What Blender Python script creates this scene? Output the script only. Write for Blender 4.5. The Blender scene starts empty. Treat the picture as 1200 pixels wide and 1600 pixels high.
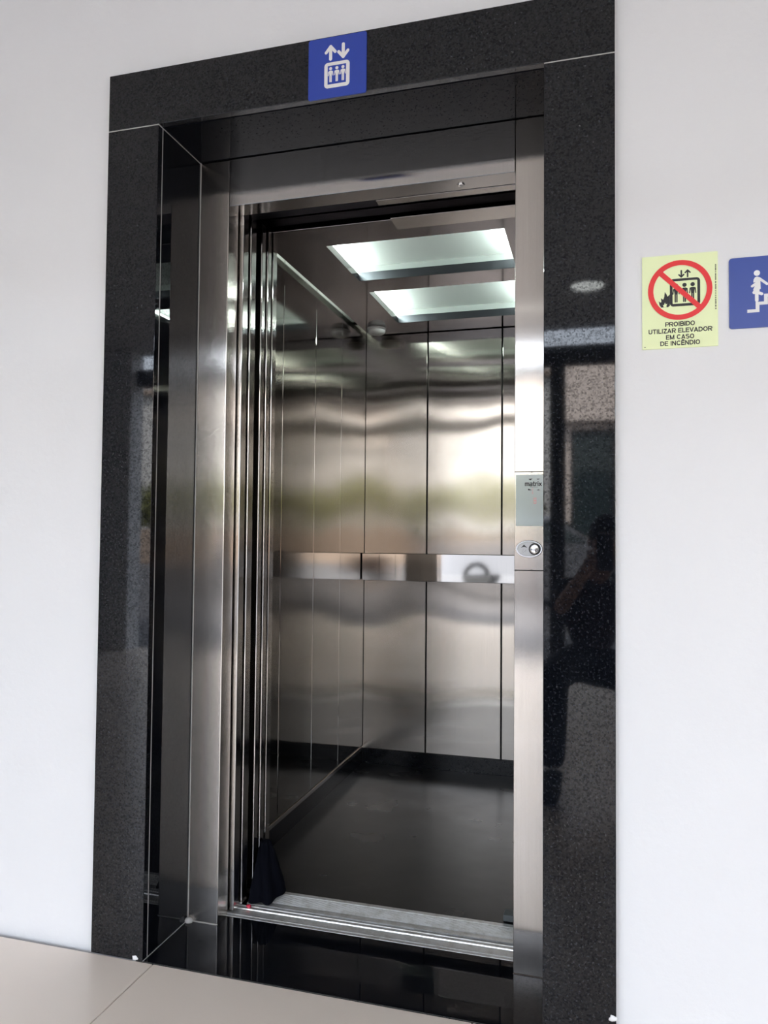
import bpy, bmesh, math, random
from mathutils import Vector, Matrix, noise
random.seed(7)
S = bpy.context.scene
COL = S.collection

# ------------------------------------------------------------ camera, sky, sun, exposure
cam = bpy.data.cameras.new('camera'); cam_o = bpy.data.objects.new('camera', cam); COL.objects.link(cam_o)
RT = Vector((0.96196379, 0.27303115, 0.00892484)); UP = Vector((8.16925868e-04, -3.55455841e-02, 9.99367722e-01))
FW = Vector((-0.27317576, 0.96134827, 0.03441661))
CAM = Vector((0, -1.71037, 1.06471))
cam_o.matrix_world = Matrix(((RT.x, UP.x, -FW.x, CAM.x), (RT.y, UP.y, -FW.y, CAM.y), (RT.z, UP.z, -FW.z, CAM.z), (0, 0, 0, 1)))
cam.sensor_width = 36; cam.lens = 1191.47/1600*36; cam.clip_start = 0.004
S.camera = cam_o

w = bpy.data.worlds.new('sky'); S.world = w; w.use_nodes = True
nt = w.node_tree; bg = nt.nodes['Background']
sky = nt.nodes.new('ShaderNodeTexSky'); sky.sky_type = 'NISHITA'; sky.sun_disc = False
sky.sun_elevation = math.radians(52); sky.sun_rotation = math.radians(20); sky.dust_density = 3.0; sky.air_density = 1.2
mixs = nt.nodes.new('ShaderNodeMix'); mixs.data_type = 'RGBA'; mixs.inputs[0].default_value = 0.6
mixs.inputs[7].default_value = (8.8, 9.3, 10.2, 1)           # thin white cloud veil
nt.links.new(sky.outputs[0], mixs.inputs[6]); nt.links.new(mixs.outputs[2], bg.inputs[0])
bg.inputs[1].default_value = 1.0

sun = bpy.data.lights.new('sun', 'SUN'); sun.energy = 17.0; sun.angle = math.radians(1.2); sun.color = (1, 0.97, 0.93)
sun_o = bpy.data.objects.new('sun', sun); COL.objects.link(sun_o)
sun_o.rotation_euler = Vector((-0.35, -0.75, -1.05)).to_track_quat('-Z', 'Y').to_euler()

S.view_settings.view_transform = 'Standard'; S.view_settings.look = 'None'
S.view_settings.exposure = -0.05; S.view_settings.gamma = 1; S.view_settings.use_curve_mapping = False
S.cycles.max_bounces = 14; S.cycles.glossy_bounces = 8; S.cycles.diffuse_bounces = 6
S.cycles.sample_clamp_indirect = 8.0

# ------------------------------------------------------------ materials
def mat(name, base=(.5, .5, .5), rough=.5, metal=0.0, **kw):
    m = bpy.data.materials.new(name); m.use_nodes = True
    p = m.node_tree.nodes['Principled BSDF']
    p.inputs['Base Color'].default_value = (*base, 1); p.inputs['Roughness'].default_value = rough; p.inputs['Metallic'].default_value = metal
    for k, v in kw.items():
        p.inputs[k.replace('_', ' ')].default_value = v
    return m
def N(m, t, **kw):
    n = m.node_tree.nodes.new(t)
    for k, v in kw.items(): setattr(n, k, v)
    return n
def L(m, a, b): m.node_tree.links.new(a, b)
def P(m): return m.node_tree.nodes['Principled BSDF']
def coords(m, scale=(1, 1, 1)):
    g = N(m, 'ShaderNodeNewGeometry'); mp = N(m, 'ShaderNodeMapping'); mp.inputs['Scale'].default_value = scale
    L(m, g.outputs['Position'], mp.inputs['Vector']); return mp.outputs['Vector']
def ntex(m, vec, scale, detail=3.0, rough=.5):
    n = N(m, 'ShaderNodeTexNoise'); n.inputs['Scale'].default_value = scale; n.inputs['Detail'].default_value = detail; n.inputs['Roughness'].default_value = rough
    L(m, vec, n.inputs['Vector']); return n.outputs['Fac']
def ramp(m, fac, stops):
    r = N(m, 'ShaderNodeValToRGB'); e = r.color_ramp.elements
    while len(e) < len(stops): e.new(0.5)
    for i, (pos, c) in enumerate(stops):
        e[i].position = pos; e[i].color = (*c, 1) if len(c) == 3 else c
    L(m, fac, r.inputs['Fac']); return r.outputs['Color']
def bump(m, h, dist, strength=1.0, prev=None):
    b = N(m, 'ShaderNodeBump'); b.inputs['Distance'].default_value = dist; b.inputs['Strength'].default_value = strength
    L(m, h, b.inputs['Height'])
    if prev: L(m, prev, b.inputs['Normal'])
    return b.outputs['Normal']

def steel(name, col=(.60, .575, .55), rough=.22, aniso=.75, wavy=0.0, wscale=2.6, spread=0.0):
    m = mat(name, col, rough, 1.0)
    p = P(m); p.inputs['Anisotropic'].default_value = aniso
    g = N(m, 'ShaderNodeNewGeometry')
    cr = N(m, 'ShaderNodeVectorMath', operation='CROSS_PRODUCT'); cr.inputs[1].default_value = (0.001, 0.002, 1)
    L(m, g.outputs['True Normal'], cr.inputs[0]); L(m, cr.outputs[0], p.inputs['Tangent'])
    v = coords(m, (900, 900, 4)); f = ntex(m, v, 1.0, 2)
    c = ramp(m, f, [(.25, tuple(x*.93 for x in col)), (.75, tuple(min(1, x*1.05) for x in col))])
    L(m, c, p.inputs['Base Color'])
    nr = None
    if wavy:
        v2 = coords(m, (1, 1, .75)); h = ntex(m, v2, wscale, .6, .4); nr = bump(m, h, wavy)
        L(m, nr, p.inputs['Normal'])
    if spread:      # brushed grain: hairlines tilt the surface sideways, finer than a pixel
        wn = N(m, 'ShaderNodeTexWhiteNoise', noise_dimensions='3D'); vs = N(m, 'ShaderNodeVectorMath', operation='SCALE'); vs.inputs['Scale'].default_value = 7919.0
        L(m, g.outputs['Position'], vs.inputs[0]); L(m, vs.outputs[0], wn.inputs['Vector'])
        dt = N(m, 'ShaderNodeVectorMath', operation='DOT_PRODUCT'); dt.inputs[1].default_value = (.6667, .6667, .6667); L(m, wn.outputs['Color'], dt.inputs[0])
        sb = N(m, 'ShaderNodeMath', operation='SUBTRACT'); sb.inputs[1].default_value = 1.0; L(m, dt.outputs['Value'], sb.inputs[0])
        ml = N(m, 'ShaderNodeMath', operation='MULTIPLY'); ml.inputs[1].default_value = spread; L(m, sb.outputs[0], ml.inputs[0])
        nc = N(m, 'ShaderNodeVectorMath', operation='NORMALIZE'); L(m, cr.outputs[0], nc.inputs[0])
        sc = N(m, 'ShaderNodeVectorMath', operation='SCALE'); L(m, nc.outputs[0], sc.inputs[0]); L(m, ml.outputs[0], sc.inputs['Scale'])
        ad = N(m, 'ShaderNodeVectorMath', operation='ADD'); L(m, sc.outputs[0], ad.inputs[1]); L(m, nr if nr else g.outputs['Normal'], ad.inputs[0])
        nn = N(m, 'ShaderNodeVectorMath', operation='NORMALIZE'); L(m, ad.outputs[0], nn.inputs[0]); L(m, nn.outputs[0], p.inputs['Normal'])
    return m

M = {}
M['steel_frame'] = steel('brushed_steel_frame', (.63, .59, .55), rough=.14, aniso=.9, spread=.30)
M['steel_header'] = steel('brushed_steel_header', (.56, .54, .525), rough=.09, aniso=.85, spread=.12)
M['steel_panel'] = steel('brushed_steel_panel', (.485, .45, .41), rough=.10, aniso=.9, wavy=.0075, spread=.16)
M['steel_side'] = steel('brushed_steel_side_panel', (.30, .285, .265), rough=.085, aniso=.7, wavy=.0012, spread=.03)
M['steel_door'] = steel('brushed_steel_door', rough=.10, aniso=.9, spread=.12)
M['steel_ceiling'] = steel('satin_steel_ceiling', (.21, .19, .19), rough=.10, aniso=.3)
M['rail'] = steel('polished_steel_rail', (.72, .71, .69), rough=.045, aniso=.0, wavy=.00025, wscale=5)
M['chrome'] = mat('chrome', (.8, .8, .8), .08, 1.0)
M['dark_metal'] = mat('dark_track_metal', (.03, .03, .035), .5, .6)
M['shaft'] = mat('dark_concrete', (.02, .02, .022), .9)
M['groove'] = mat('dark_joint', (.012, .012, .012), .8)
M['sealant'] = mat('grey_sealant', (.42, .41, .40), .6)
M['rubber'] = mat('black_rubber', (.012, .012, .013), .45)
M['black'] = mat('black_print', (.02, .02, .022), .5)
M['white_print'] = mat('white_print', (.82, .82, .82), .45)
M['red_print'] = mat('red_print', (.82, .03, .035), .4)
M['blue_sign'] = mat('blue_acrylic', (.028, .065, .40), .25)
M['blue_sign2'] = mat('blue_acrylic_matte', (.045, .085, .36), .3)
M['lime_sign'] = mat('pale_yellow_photoluminescent', (.86, .95, .56), .4)
M['glass_pale'] = mat('pale_back_painted_glass', (.66, .75, .74), .06, 0)
M['cloth'] = mat('black_cloth', (.0025, .003, .006), .95, 0, Specular_IOR_Level=.08)
M['scrap'] = mat('red_plastic_scrap', (.75, .05, .10), .35)
M['white_plastic'] = mat('white_plastic', (.80, .78, .78), .4)
M['reflector'] = mat('white_reflector', (.80, .84, .82), .55)
M['baffle'] = mat('grey_baffle', (.30, .32, .31), .5); M['lip'] = mat('painted_lip_reflection', (.05, .052, .06), .25, .8)  # lip colour: steel with its dark reflection painted in
M['lamp'] = mat('lamp_tube', (1, 1, 1), .5); P(M['lamp']).inputs['Emission Color'].default_value = (.86, 1.0, .93, 1); P(M['lamp']).inputs['Emission Strength'].default_value = 95.0
M['led'] = mat('red_display_dots', (.3, .0, .0), .4); P(M['led']).inputs['Emission Color'].default_value = (1, .12, .16, 1); P(M['led']).inputs['Emission Strength'].default_value = .9
M['lobby_lamp'] = mat('lobby_lamp', (1, 1, 1), .5); P(M['lobby_lamp']).inputs['Emission Color'].default_value = (.95, 1, .97, 1); P(M['lobby_lamp']).inputs['Emission Strength'].default_value = 7.0

# granite: near black with grey flecks and dull grains in the polish
def granite(name, fleck=1.0, spec=.7, rough=.035):
    m = mat(name, (.012, .013, .015), rough); p = P(m); p.inputs['IOR'].default_value = 1.6
    v = coords(m)
    vo = N(m, 'ShaderNodeTexVoronoi'); vo.inputs['Scale'].default_value = 260; L(m, v, vo.inputs['Vector'])
    sep = N(m, 'ShaderNodeSeparateColor'); L(m, vo.outputs['Color'], sep.inputs[0])
    n1 = ntex(m, v, 170, 4, .65)
    c1 = ramp(m, n1, [(.40, (.0025, .003, .005)), (.58, (.0055, .0065, .009)), (.70, (.05*fleck+.005, .053*fleck+.006, .06*fleck+.008)), (.80, (.13*fleck+.01, .13*fleck+.01, .125*fleck+.01))])
    L(m, c1, p.inputs['Base Color'])
    r = ramp(m, sep.outputs[0], [(.0, (.40*spec,)*3), (.35, (.70*spec,)*3), (.75, (.95*spec,)*3)])
    L(m, r, p.inputs['Specular IOR Level'])
    return m
M['granite'] = granite('black_granite_face', .75, .50)
M['granite_dark'] = granite('black_granite_polished', .10, .30, .02)

M['granite_soffit'] = granite('black_granite_underside', .05, .55, .05); P(M['granite_soffit']).inputs['IOR'].default_value = 1.17
def wall_paint(name, base):
    m = mat(name, base, .55); p = P(m); v = coords(m)
    c = ramp(m, ntex(m, v, 2.2, 5, .6), [(.35, tuple(x*.975 for x in base)), (.65, base)])
    L(m, c, p.inputs['Base Color']); L(m, bump(m, ntex(m, v, 60, 4), .0008), p.inputs['Normal']); return m
M['wall'] = wall_paint('white_wall_paint', (.80, .808, .822))
M['ceil'] = wall_paint('white_ceiling_paint', (.60, .585, .57))
def tile_mat():
    m = mat('beige_porcelain', (.70, .625, .55), .22); p = P(m); v = coords(m)
    c = ramp(m, ntex(m, v, 1.7, 3, .5), [(.2, (.775, .685, .60)), (.8, (.82, .73, .645))]); L(m, c, p.inputs['Base Color'])
    r = ramp(m, ntex(m, v, 9, 3), [(.2, (.22,)*3), (.8, (.27,)*3)]); L(m, r, p.inputs['Roughness']); return m
M['tile'] = tile_mat(); M['grout'] = mat('grout', (.12, .10, .09), .9)
def floor_rubber():
    m = mat('scuffed_black_vinyl', (.010, .010, .011), .3, 0, Specular_IOR_Level=.32); p = P(m); v = coords(m)
    n = ntex(m, v, 6, 6, .7)
    L(m, ramp(m, n, [(.35, (.006, .006, .007)), (.6, (.012, .012, .013)), (.78, (.032, .032, .032))]), p.inputs['Base Color'])
    L(m, ramp(m, ntex(m, v, 4.5, 3, .5), [(.2, (.24,)*3), (.85, (.36,)*3)]), p.inputs['Roughness'])
    L(m, bump(m, ntex(m, v, 5.0, 2, .5), .0012), p.inputs['Normal'])
    return m
M['vinyl'] = floor_rubber()
def alu():
    m = mat('worn_aluminium', (.66, .67, .67), .30, .6); p = P(m); v = coords(m, (3, 120, 3))
    c = ramp(m, ntex(m, v, 1, 3), [(.3, (.70, .71, .71)), (.7, (.82, .83, .83))])
    v2 = coords(m); d = ramp(m, ntex(m, v2, 30, 5, .7), [(.45, (1, 1, 1)), (.75, (.62, .60, .55))])
    mx = N(m, 'ShaderNodeMix', data_type='RGBA', blend_type='MULTIPLY'); mx.inputs[0].default_value = 1
    L(m, c, mx.inputs[6]); L(m, d, mx.inputs[7]); L(m, mx.outputs[2], p.inputs['Base Color']); return m
M['alu'] = alu()
M['asphalt'] = mat('grey_paving', (.085, .084, .087), .8)
M['beige_wall'] = wall_paint('beige_render', (.78, .67, .59))
M['cream_wall'] = wall_paint('cream_render', (.50, .495, .48))
M['tan_wall'] = wall_paint('tan_render', (.28, .215, .165))
M['window_glass'] = mat('dark_window_glass', (.03, .045, .045), .05, 0, IOR=1.5)
M['frame_dark'] = mat('dark_aluminium', (.018, .018, .02), .4)
M['leaf'] = mat('yellow_green_leaves', (.30, .31, .10), .7)
M['leaf2'] = mat('green_leaves', (.20, .24, .08), .7)
M['bark'] = mat('bark', (.10, .07, .05), .9)
M['car_paint'] = mat('silver_car_paint', (.24, .245, .26), .3, .5, Coat_Weight=1.0)
M['tyre'] = mat('tyre', (.015, .015, .015), .8)
M['skin'] = mat('skin', (.45, .26, .18), .5)
M['shirt'] = mat('dark_maroon_shirt', (.035, .014, .018), .85)
M['trousers'] = mat('dark_navy_trousers', (.010, .013, .022), .85)
M['hair'] = mat('dark_hair', (.012, .010, .009), .6)
M['phone'] = mat('black_phone', (.01, .01, .012), .15)

# ------------------------------------------------------------ helpers
def tag(o, label=None, cat=None, group=None, kind=None):
    if label: o['label'] = label
    if cat: o['category'] = cat
    if group: o['group'] = group
    if kind: o['kind'] = kind
    return o
def link(name, me, m, parent=None):
    o = bpy.data.objects.new(name, me); COL.objects.link(o)
    if m is not None: me.materials.append(m)
    if parent is not None: put(o, parent)
    return o
def put(o, parent):
    o.parent = parent; o.matrix_parent_inverse = Matrix.LocRotScale(world_loc(parent), None, None).inverted()
def world_loc(o):
    v = Vector(o.location); return v
def empty(name, loc=(0, 0, 0)):
    o = bpy.data.objects.new(name, None); COL.objects.link(o); o.location = loc; o.empty_display_size = .1; return o
def finish(name, bm, m, parent=None, smooth=False):
    me = bpy.data.meshes.new(name); bmesh.ops.recalc_face_normals(bm, faces=bm.faces[:]); bm.to_mesh(me); bm.free()
    if smooth:
        for p_ in me.polygons: p_.use_smooth = True
    return link(name, me, m, parent)
def add_box(bm, x0, x1, y0, y1, z0, z1, bev=0.0, seg=2):
    vs = [bm.verts.new((x, y, z)) for x in (x0, x1) for y in (y0, y1) for z in (z0, z1)]
    fs = [(0, 1, 3, 2), (4, 6, 7, 5), (0, 4, 5, 1), (2, 3, 7, 6), (0, 2, 6, 4), (1, 5, 7, 3)]
    fa = [bm.faces.new([vs[i] for i in f]) for f in fs]
    if bev:
        es = {e for f in fa for e in f.edges}
        bmesh.ops.bevel(bm, geom=list(es), offset=bev, segments=seg, affect='EDGES', profile=.5)
def box(name, x0, x1, y0, y1, z0, z1, m, parent=None, bev=0.0, seg=2):
    bm = bmesh.new(); add_box(bm, min(x0, x1), max(x0, x1), min(y0, y1), max(y0, y1), min(z0, z1), max(z0, z1), bev, seg)
    o = finish(name, bm, m, parent)
    return o
def extrude_x(name, prof, x0, x1, m, parent=None):          # prof: closed list of (y, z)
    bm = bmesh.new()
    a = [bm.verts.new((x0, y, z)) for y, z in prof]; b = [bm.verts.new((x1, y, z)) for y, z in prof]
    n = len(prof)
    for i in range(n): bm.faces.new((a[i], a[(i+1) % n], b[(i+1) % n], b[i]))
    bm.faces.new(a); bm.faces.new(b[::-1])
    return finish(name, bm, m, parent)
def lathe(name, prof, centre, axis, m, parent=None, n=32, smooth=True):   # prof: (radius, height)
    bm = bmesh.new(); rings = []
    ax = Vector(axis).normalized(); t = ax.orthogonal().normalized(); b_ = ax.cross(t); c = Vector(centre)
    for r_, h in prof:
        if r_ < 1e-6: rings.append([bm.verts.new(c+ax*h)])
        else: rings.append([bm.verts.new(c+ax*h+(t*math.cos(2*math.pi*i/n)+b_*math.sin(2*math.pi*i/n))*r_) for i in range(n)])
    for p0, p1 in zip(rings, rings[1:]):
        for i in range(n):
            j = (i+1) % n
            if len(p0) == 1 and len(p1) == 1: continue
            if len(p0) == 1: bm.faces.new((p0[0], p1[i], p1[j]))
            elif len(p1) == 1: bm.faces.new((p0[i], p1[0], p0[j]))
            else: bm.faces.new((p0[i], p1[i], p1[j], p0[j]))
    o = finish(name, bm, m, parent, smooth)
    if smooth: o.data.set_sharp_from_angle(angle=math.radians(40))
    return o

# flat print: polygons in millimetres on a plane facing -y
class Flat:
    def __init__(s, ox, y, oz, k=.001): s.ox, s.y, s.oz, s.k = ox, y, oz, k; s.bm = bmesh.new(); s.d = .0003
    def poly(s, pts, off=0.0):
        s.lay = getattr(s, 'lay', 0)+1; y0 = s.y-s.lay*4e-6; f = []
        for yy in (y0-s.d, y0):
            f.append([s.bm.verts.new((s.ox+x*s.k, yy, s.oz+z*s.k)) for x, z in pts])
        n = len(pts)
        s.bm.faces.new(f[0])
        for i in range(n): s.bm.faces.new((f[0][i], f[0][(i+1) % n], f[1][(i+1) % n], f[1][i]))
    def disc(s, x, z, r, rz=None, n=28): s.poly([(x+r*math.cos(2*math.pi*i/n), z+(rz or r)*math.sin(2*math.pi*i/n)) for i in range(n)])
    def cap(s, a, b, w_, n=8):
        a, b = Vector(a), Vector(b); an = math.atan2(b.y-a.y, b.x-a.x); r = w_/2; pts = []
        for i in range(n+1): t = an-math.pi/2+math.pi*i/n; pts.append((b.x+r*math.cos(t), b.y+r*math.sin(t)))
        for i in range(n+1): t = an+math.pi/2+math.pi*i/n; pts.append((a.x+r*math.cos(t), a.y+r*math.sin(t)))
        s.poly(pts)
    def bar(s, a, b, w_):
        a, b = Vector(a), Vector(b); d_ = (b-a).normalized(); n_ = Vector((-d_.y, d_.x))*w_/2
        s.poly([tuple(a+n_), tuple(b+n_), tuple(b-n_), tuple(a-n_)])
    def ringpts(s, po, pi_):
        n = len(po)
        y0 = s.y-s.d; o = [s.bm.verts.new((s.ox+x*s.k, y0, s.oz+z*s.k)) for x, z in po]; i_ = [s.bm.verts.new((s.ox+x*s.k, y0, s.oz+z*s.k)) for x, z in pi_]
        for a in range(n): s.bm.faces.new((o[a], o[(a+1) % n], i_[(a+1) % n], i_[a]))
    def ring(s, x, z, r1, r2, n=64):
        f = lambda r: [(x+r*math.cos(2*math.pi*i/n), z+r*math.sin(2*math.pi*i/n)) for i in range(n)]
        s.ringpts(f(r1), f(r2))
    def rrect(s, x0, x1, z0, z1, r, n=6):
        pts = []
        for cx_, cz_, a0 in ((x1-r, z1-r, 0), (x0+r, z1-r, 90), (x0+r, z0+r, 180), (x1-r, z0+r, 270)):
            for i in range(n+1):
                t = math.radians(a0+90*i/n); pts.append((cx_+r*math.cos(t), cz_+r*math.sin(t)))
        return pts
    def done(s, name, m, parent): return finish(name, s.bm, m, parent)

def arc(cx_, cz_, rx, rz, a0, a1, n=10): return [(cx_+rx*math.cos(math.radians(a0+(a1-a0)*i/n)), cz_+rz*math.sin(math.radians(a0+(a1-a0)*i/n))) for i in range(n+1)]
SW = .185; h_ = SW/2; t_ = 1-h_            # sans-serif capitals: centre lines in units of cap height; (advance, strokes)
BOWL = lambda x, zt, zb, w_: [(x, zt), (x+w_-(zt-zb)/2, zt)]+arc(x+w_-(zt-zb)/2, (zt+zb)/2, (zt-zb)/2, (zt-zb)/2, 90, -90)+[(x, zb)]
GL = {
 'P': (.70, [[(h_, 0), (h_, 1)], BOWL(h_, t_, .44, .54)]), 'R': (.75, [[(h_, 0), (h_, 1)], BOWL(h_, t_, .47, .55), [(.36, .47), (.64, 0)]]),
 'O': (.82, [arc(.39, .5, .39-h_, .5-h_+.01, 0, 360, 28)]), 'I': (.28, [[(.12, 0), (.12, 1)]]),
 'B': (.72, [[(h_, 0), (h_, 1)], BOWL(h_, t_, .52, .50), BOWL(h_, .52, h_, .56)]), 'D': (.77, [[(h_, 0), (h_, 1)], [(h_, t_), (.30, t_)]+arc(.30, .5, .35, .5-h_, 90, -90, 16)+[(h_, h_)]]),
 'U': (.75, [[(h_, 1), (h_, .33)]+arc(.345, .33, .345-h_, .33-h_, 180, 360, 14)+[(.69-h_, .33), (.69-h_, 1)]]), 'T': (.66, [[(0, t_), (.62, t_)], [(.31, 0), (.31, t_)]]),
 'L': (.60, [[(h_, 0), (h_, 1)], [(h_, h_), (.56, h_)]]), 'Z': (.68, [[(.02, t_), (.60, t_)], [(.56, t_), (.08, h_)], [(.02, h_), (.62, h_)]]),
 'A': (.76, [[(.06, 0), (.35, .96)], [(.64, 0), (.35, .96)], [(.17, .29), (.53, .29)]]), 'E': (.67, [[(h_, 0), (h_, 1)], [(h_, t_), (.60, t_)], [(h_, .52), (.56, .52)], [(h_, h_), (.61, h_)]]),
 'V': (.74, [[(.06, 1), (.35, .05)], [(.64, 1), (.35, .05)]]), 'M': (.88, [[(h_, 0), (h_, 1)], [(h_, .96), (.41, .06)], [(.82-h_, .96), (.41, .06)], [(.82-h_, 0), (.82-h_, 1)]]),
 'C': (.80, [arc(.39, .5, .39-h_, .5-h_+.01, 42, 318, 22)]), 'S': (.72, [arc(.335, .735, .245, .19, 30, 270, 14)+arc(.335, .305, .26, .23, 90, -150, 14)[1:]]),
 'N': (.77, [[(h_, 0), (h_, 1)], [(h_, .96), (.70-h_, .04)], [(.70-h_, 0), (.70-h_, 1)]]), ' ': (.34, []),
 'm': (.95, [[(h_, 0), (h_, .72)], [(h_, .64), (.80, .64)], [(.445, 0), (.445, .64)], [(.80, 0), (.80, .70)]]),
 'a': (.72, [[(.06, .64), (.56, .64), (.56, 0)], [(.56, .36), (h_, .36), (h_, .06), (.56, .06)]]), 't': (.48, [[(.17, .95), (.17, .07), (.42, .07)], [(0, .64), (.42, .64)]]),
 'r': (.50, [[(h_, 0), (h_, .72)], [(h_, .62), (.46, .64)]]), 'i': (.26, [[(.10, 0), (.10, .70)], [(.10, .82), (.10, .98)]]), 'x': (.62, [[(.04, 0), (.54, .70)], [(.54, 0), (.04, .70)]]),
}
GL['Ê'] = (GL['E'][0], GL['E'][1]+[[(.16, 1.09), (.34, 1.24), (.52, 1.09)]])
def text(name, body, x, y, z, cap, m, parent, width):          # centred line, cap height and width in metres
    adv = sum(GL[c][0] for c in body); kx = width*1000/(adv-.06); kz = cap*1000; f = Flat(x-width/2, y, z); f.d = .0002; px = 0
    for c in body:
        for st in GL[c][1]:
            pts = [((px+a)*kx, b*kz) for a, b in st]
            for a, b in zip(pts, pts[1:]): f.bar(a, b, SW*kz)
            for a in pts[1:-1]: f.disc(a[0], a[1], SW*kz/2, n=10)
        px += GL[c][0]
    return f.done(name, m, parent)

def sign_plate(name, x0, x1, z0, z1, y, th, r, m, label, cat):
    root = empty(name, ((x0+x1)/2, y, z0)); tag(root, label, cat)
    f = Flat(0, 0, 0, 1); pts = f.rrect(x0, x1, z0, z1, r); f.bm.free()
    bm = bmesh.new()
    a = [bm.verts.new((x, y-th, z)) for x, z in pts]; b = [bm.verts.new((x, y, z)) for x, z in pts]; n = len(pts)
    top = bm.faces.new(a); bm.faces.new(b[::-1])
    for i in range(n): bm.faces.new((a[i], b[i], b[(i+1) % n], a[(i+1) % n]))
    bmesh.ops.bevel(bm, geom=[e for e in top.edges], offset=.0007, segments=2, affect='EDGES')
    finish('plate', bm, m, root)
    return root

# ------------------------------------------------------------ room shell
XL, XR = -1.1045, -.1213            # granite reveal
XA, XB = -1.2551, .0310             # outer edges of the granite surround
ZT, ZJ = 2.286, 2.1355
WY = .02                             # wall face; granite face at y=0
RY = .2159                           # steel frame face
SA, SB = -1.0119, -.2077             # clear opening
bm = bmesh.new()
ox0, ox1, oz = XL-.024, XR+.024, ZJ+.024
add_box(bm, -7, ox0, WY, .25, -.45, 3.4); add_box(bm, ox1, 7, WY, .25, -.45, 3.4); add_box(bm, ox0, ox1, WY, .25, -.45, -.032); add_box(bm, ox0, ox1, WY, .25, oz, 3.4)
tag(finish('wall_front', bm, M['wall']), 'white painted wall around the black granite elevator doorway', 'wall', kind='structure')
tag(box('wall_left', -7.2, -7, -4.7, .25, -.1, 3.4, M['wall']), 'white side wall at the far left end of the lobby', 'wall', kind='structure')
tag(box('wall_right', 7, 7.2, -4.7, .25, -.1, 3.4, M['wall']), 'white side wall at the far right end of the lobby', 'wall', kind='structure')
tag(box('wall_street', -7, -4.25, -4.7, -4.5, -.1, 2.82, M['wall']), 'white wall closing the left part of the lobby front', 'wall', kind='structure')
tag(box('ceiling', -7.2, 7.2, -4.7, .25, 2.80, 3.4, M['ceil']), 'white flat lobby ceiling over the elevator front', 'ceiling', kind='structure')
bm = bmesh.new()
add_box(bm, -1.75, -1.65, .25, 2.0, -.3, 3.4); add_box(bm, .35, .45, .25, 2.0, -.3, 3.4); add_box(bm, -1.75, .45, 1.9, 2.0, -.3, 3.4)
add_box(bm, -1.75, .45, .25, 2.0, 3.0, 3.4); add_box(bm, -1.75, .45, .25, 2.0, -.4, -.3)
tag(finish('wall_back', bm, M['shaft']), 'dark concrete elevator shaft seen in the gap above the doors', 'wall', kind='structure')

# lobby floor: tiles with recessed grout
fl = tag(box('floor', -7, 7, -4.7, 0, -.10, -.004, M['grout']), 'beige porcelain tiled lobby floor in front of the granite doorway', 'floor', kind='structure')
T = .8; tme = None; k = 0
for ix in range(18):
    for iy in range(7):
        x0 = -1.073-6*T-T+ix*T; y1 = -.0015-iy*T
        if x0 < -7 or x0+T > 7 or y1-T < -5.7: continue
        d_ = min(T, y1+4.7)
        if d_ < .1: continue
        if tme is None:
            bm = bmesh.new(); add_box(bm, .0012, T-.0012, -T+.0012, -.0012, -.012, 0, .001, 1); o = finish('tile', bm, M['tile']); tme = o.data
        else:
            o = bpy.data.objects.new('tile', tme); COL.objects.link(o)
        o.location = (x0, y1, 0); o.scale = (1, d_/T, 1); put(o, fl); o.location = (x0, y1, 0)

# granite surround -------------------------------------------------------
G = empty('trim_1', ((XA+XB)/2, 0, 0)); tag(G, 'polished black granite surround framing the elevator doorway', 'door surround', kind='structure')
g = .0013
box('lintel_slab', XA, XB, 0, WY, ZJ+g, ZT, M['granite'], G, .0012)
box('face_slab', XA, XL, 0, WY, 0, ZJ-g, M['granite'], G, .0012)
box('face_slab', XR, XB, 0, WY, 0, ZJ-g, M['granite'], G, .0012)
box('reveal_slab', XL-.02, XL, WY+.0035, .275, 0, ZJ-.001, M['granite_dark'], G, .001)
box('reveal_slab', XR, XR+.02, WY+.0035, .275, 0, ZJ-.001, M['granite_dark'], G, .001)
box('soffit_slab', XL-.02, XR+.02, WY+.0035, .275, ZJ+.001, ZJ+.021, M['granite_soffit'], G, .001)
box('threshold_slab', XL-.02, XR+.02, .001, .2705, -.03, 0, M['granite_dark'], G, .001)
s = M['sealant']
box('sealant_joint', XA+.0005, XL, .0006, WY-.001, ZJ-g, ZJ+g, s, G)
box('sealant_joint', XR, XB-.0005, .0006, WY-.001, ZJ-g, ZJ+g, s, G)
box('sealant_joint', XL-.018, XL-.0006, WY, WY+.0035, 0, ZJ, s, G)
box('sealant_joint', XL-.001, XL+.0012, .001, .2155, .0, .0014, s, G)
box('sealant_joint', XL-.001, XL+.0010, WY, .2155, ZJ-.0018, ZJ+.0002, s, G)
box('sealant_joint', XL+.0005, XL+.003, RY-.001, RY+.002, .0, ZJ, s, G)
box('sealant_joint', XL, SA, RY-.0022, RY+.001, .0, .0020, s, G)
box('sealant_joint', SB, XR, RY-.0018, RY+.001, .0, .0014, M['grout'], G)
# blob of sealant in the bottom left corner
bm = bmesh.new(); bmesh.ops.create_icosphere(bm, subdivisions=3, radius=.013)
for v in bm.verts:
    v.co *= 1+.25*noise.noise(v.co*90); v.co = Vector((v.co.x*.9+XL+.008, v.co.y*.8+RY-.006, max(0, v.co.z*.75+.002)))
o = finish('sealant_blob', bm, s, G, True)
# chip with plaster on the left face slab and on the right bottom corner
def chip(x, y, z, r, seed):
    bm = bmesh.new(); bmesh.ops.create_icosphere(bm, subdivisions=2, radius=r)
    for v in bm.verts:
        v.co *= 1+.6*noise.noise(v.co*160+Vector((seed, 0, 0))); v.co = Vector((v.co.x*1.3+x, v.co.y*.18+y, v.co.z+z))
    finish('plaster_mark', bm, M['white_print'], G, True)
chip(-1.1255, 0, .006, .006, 3); chip(.024, 0, .060, .007, 9)

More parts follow.
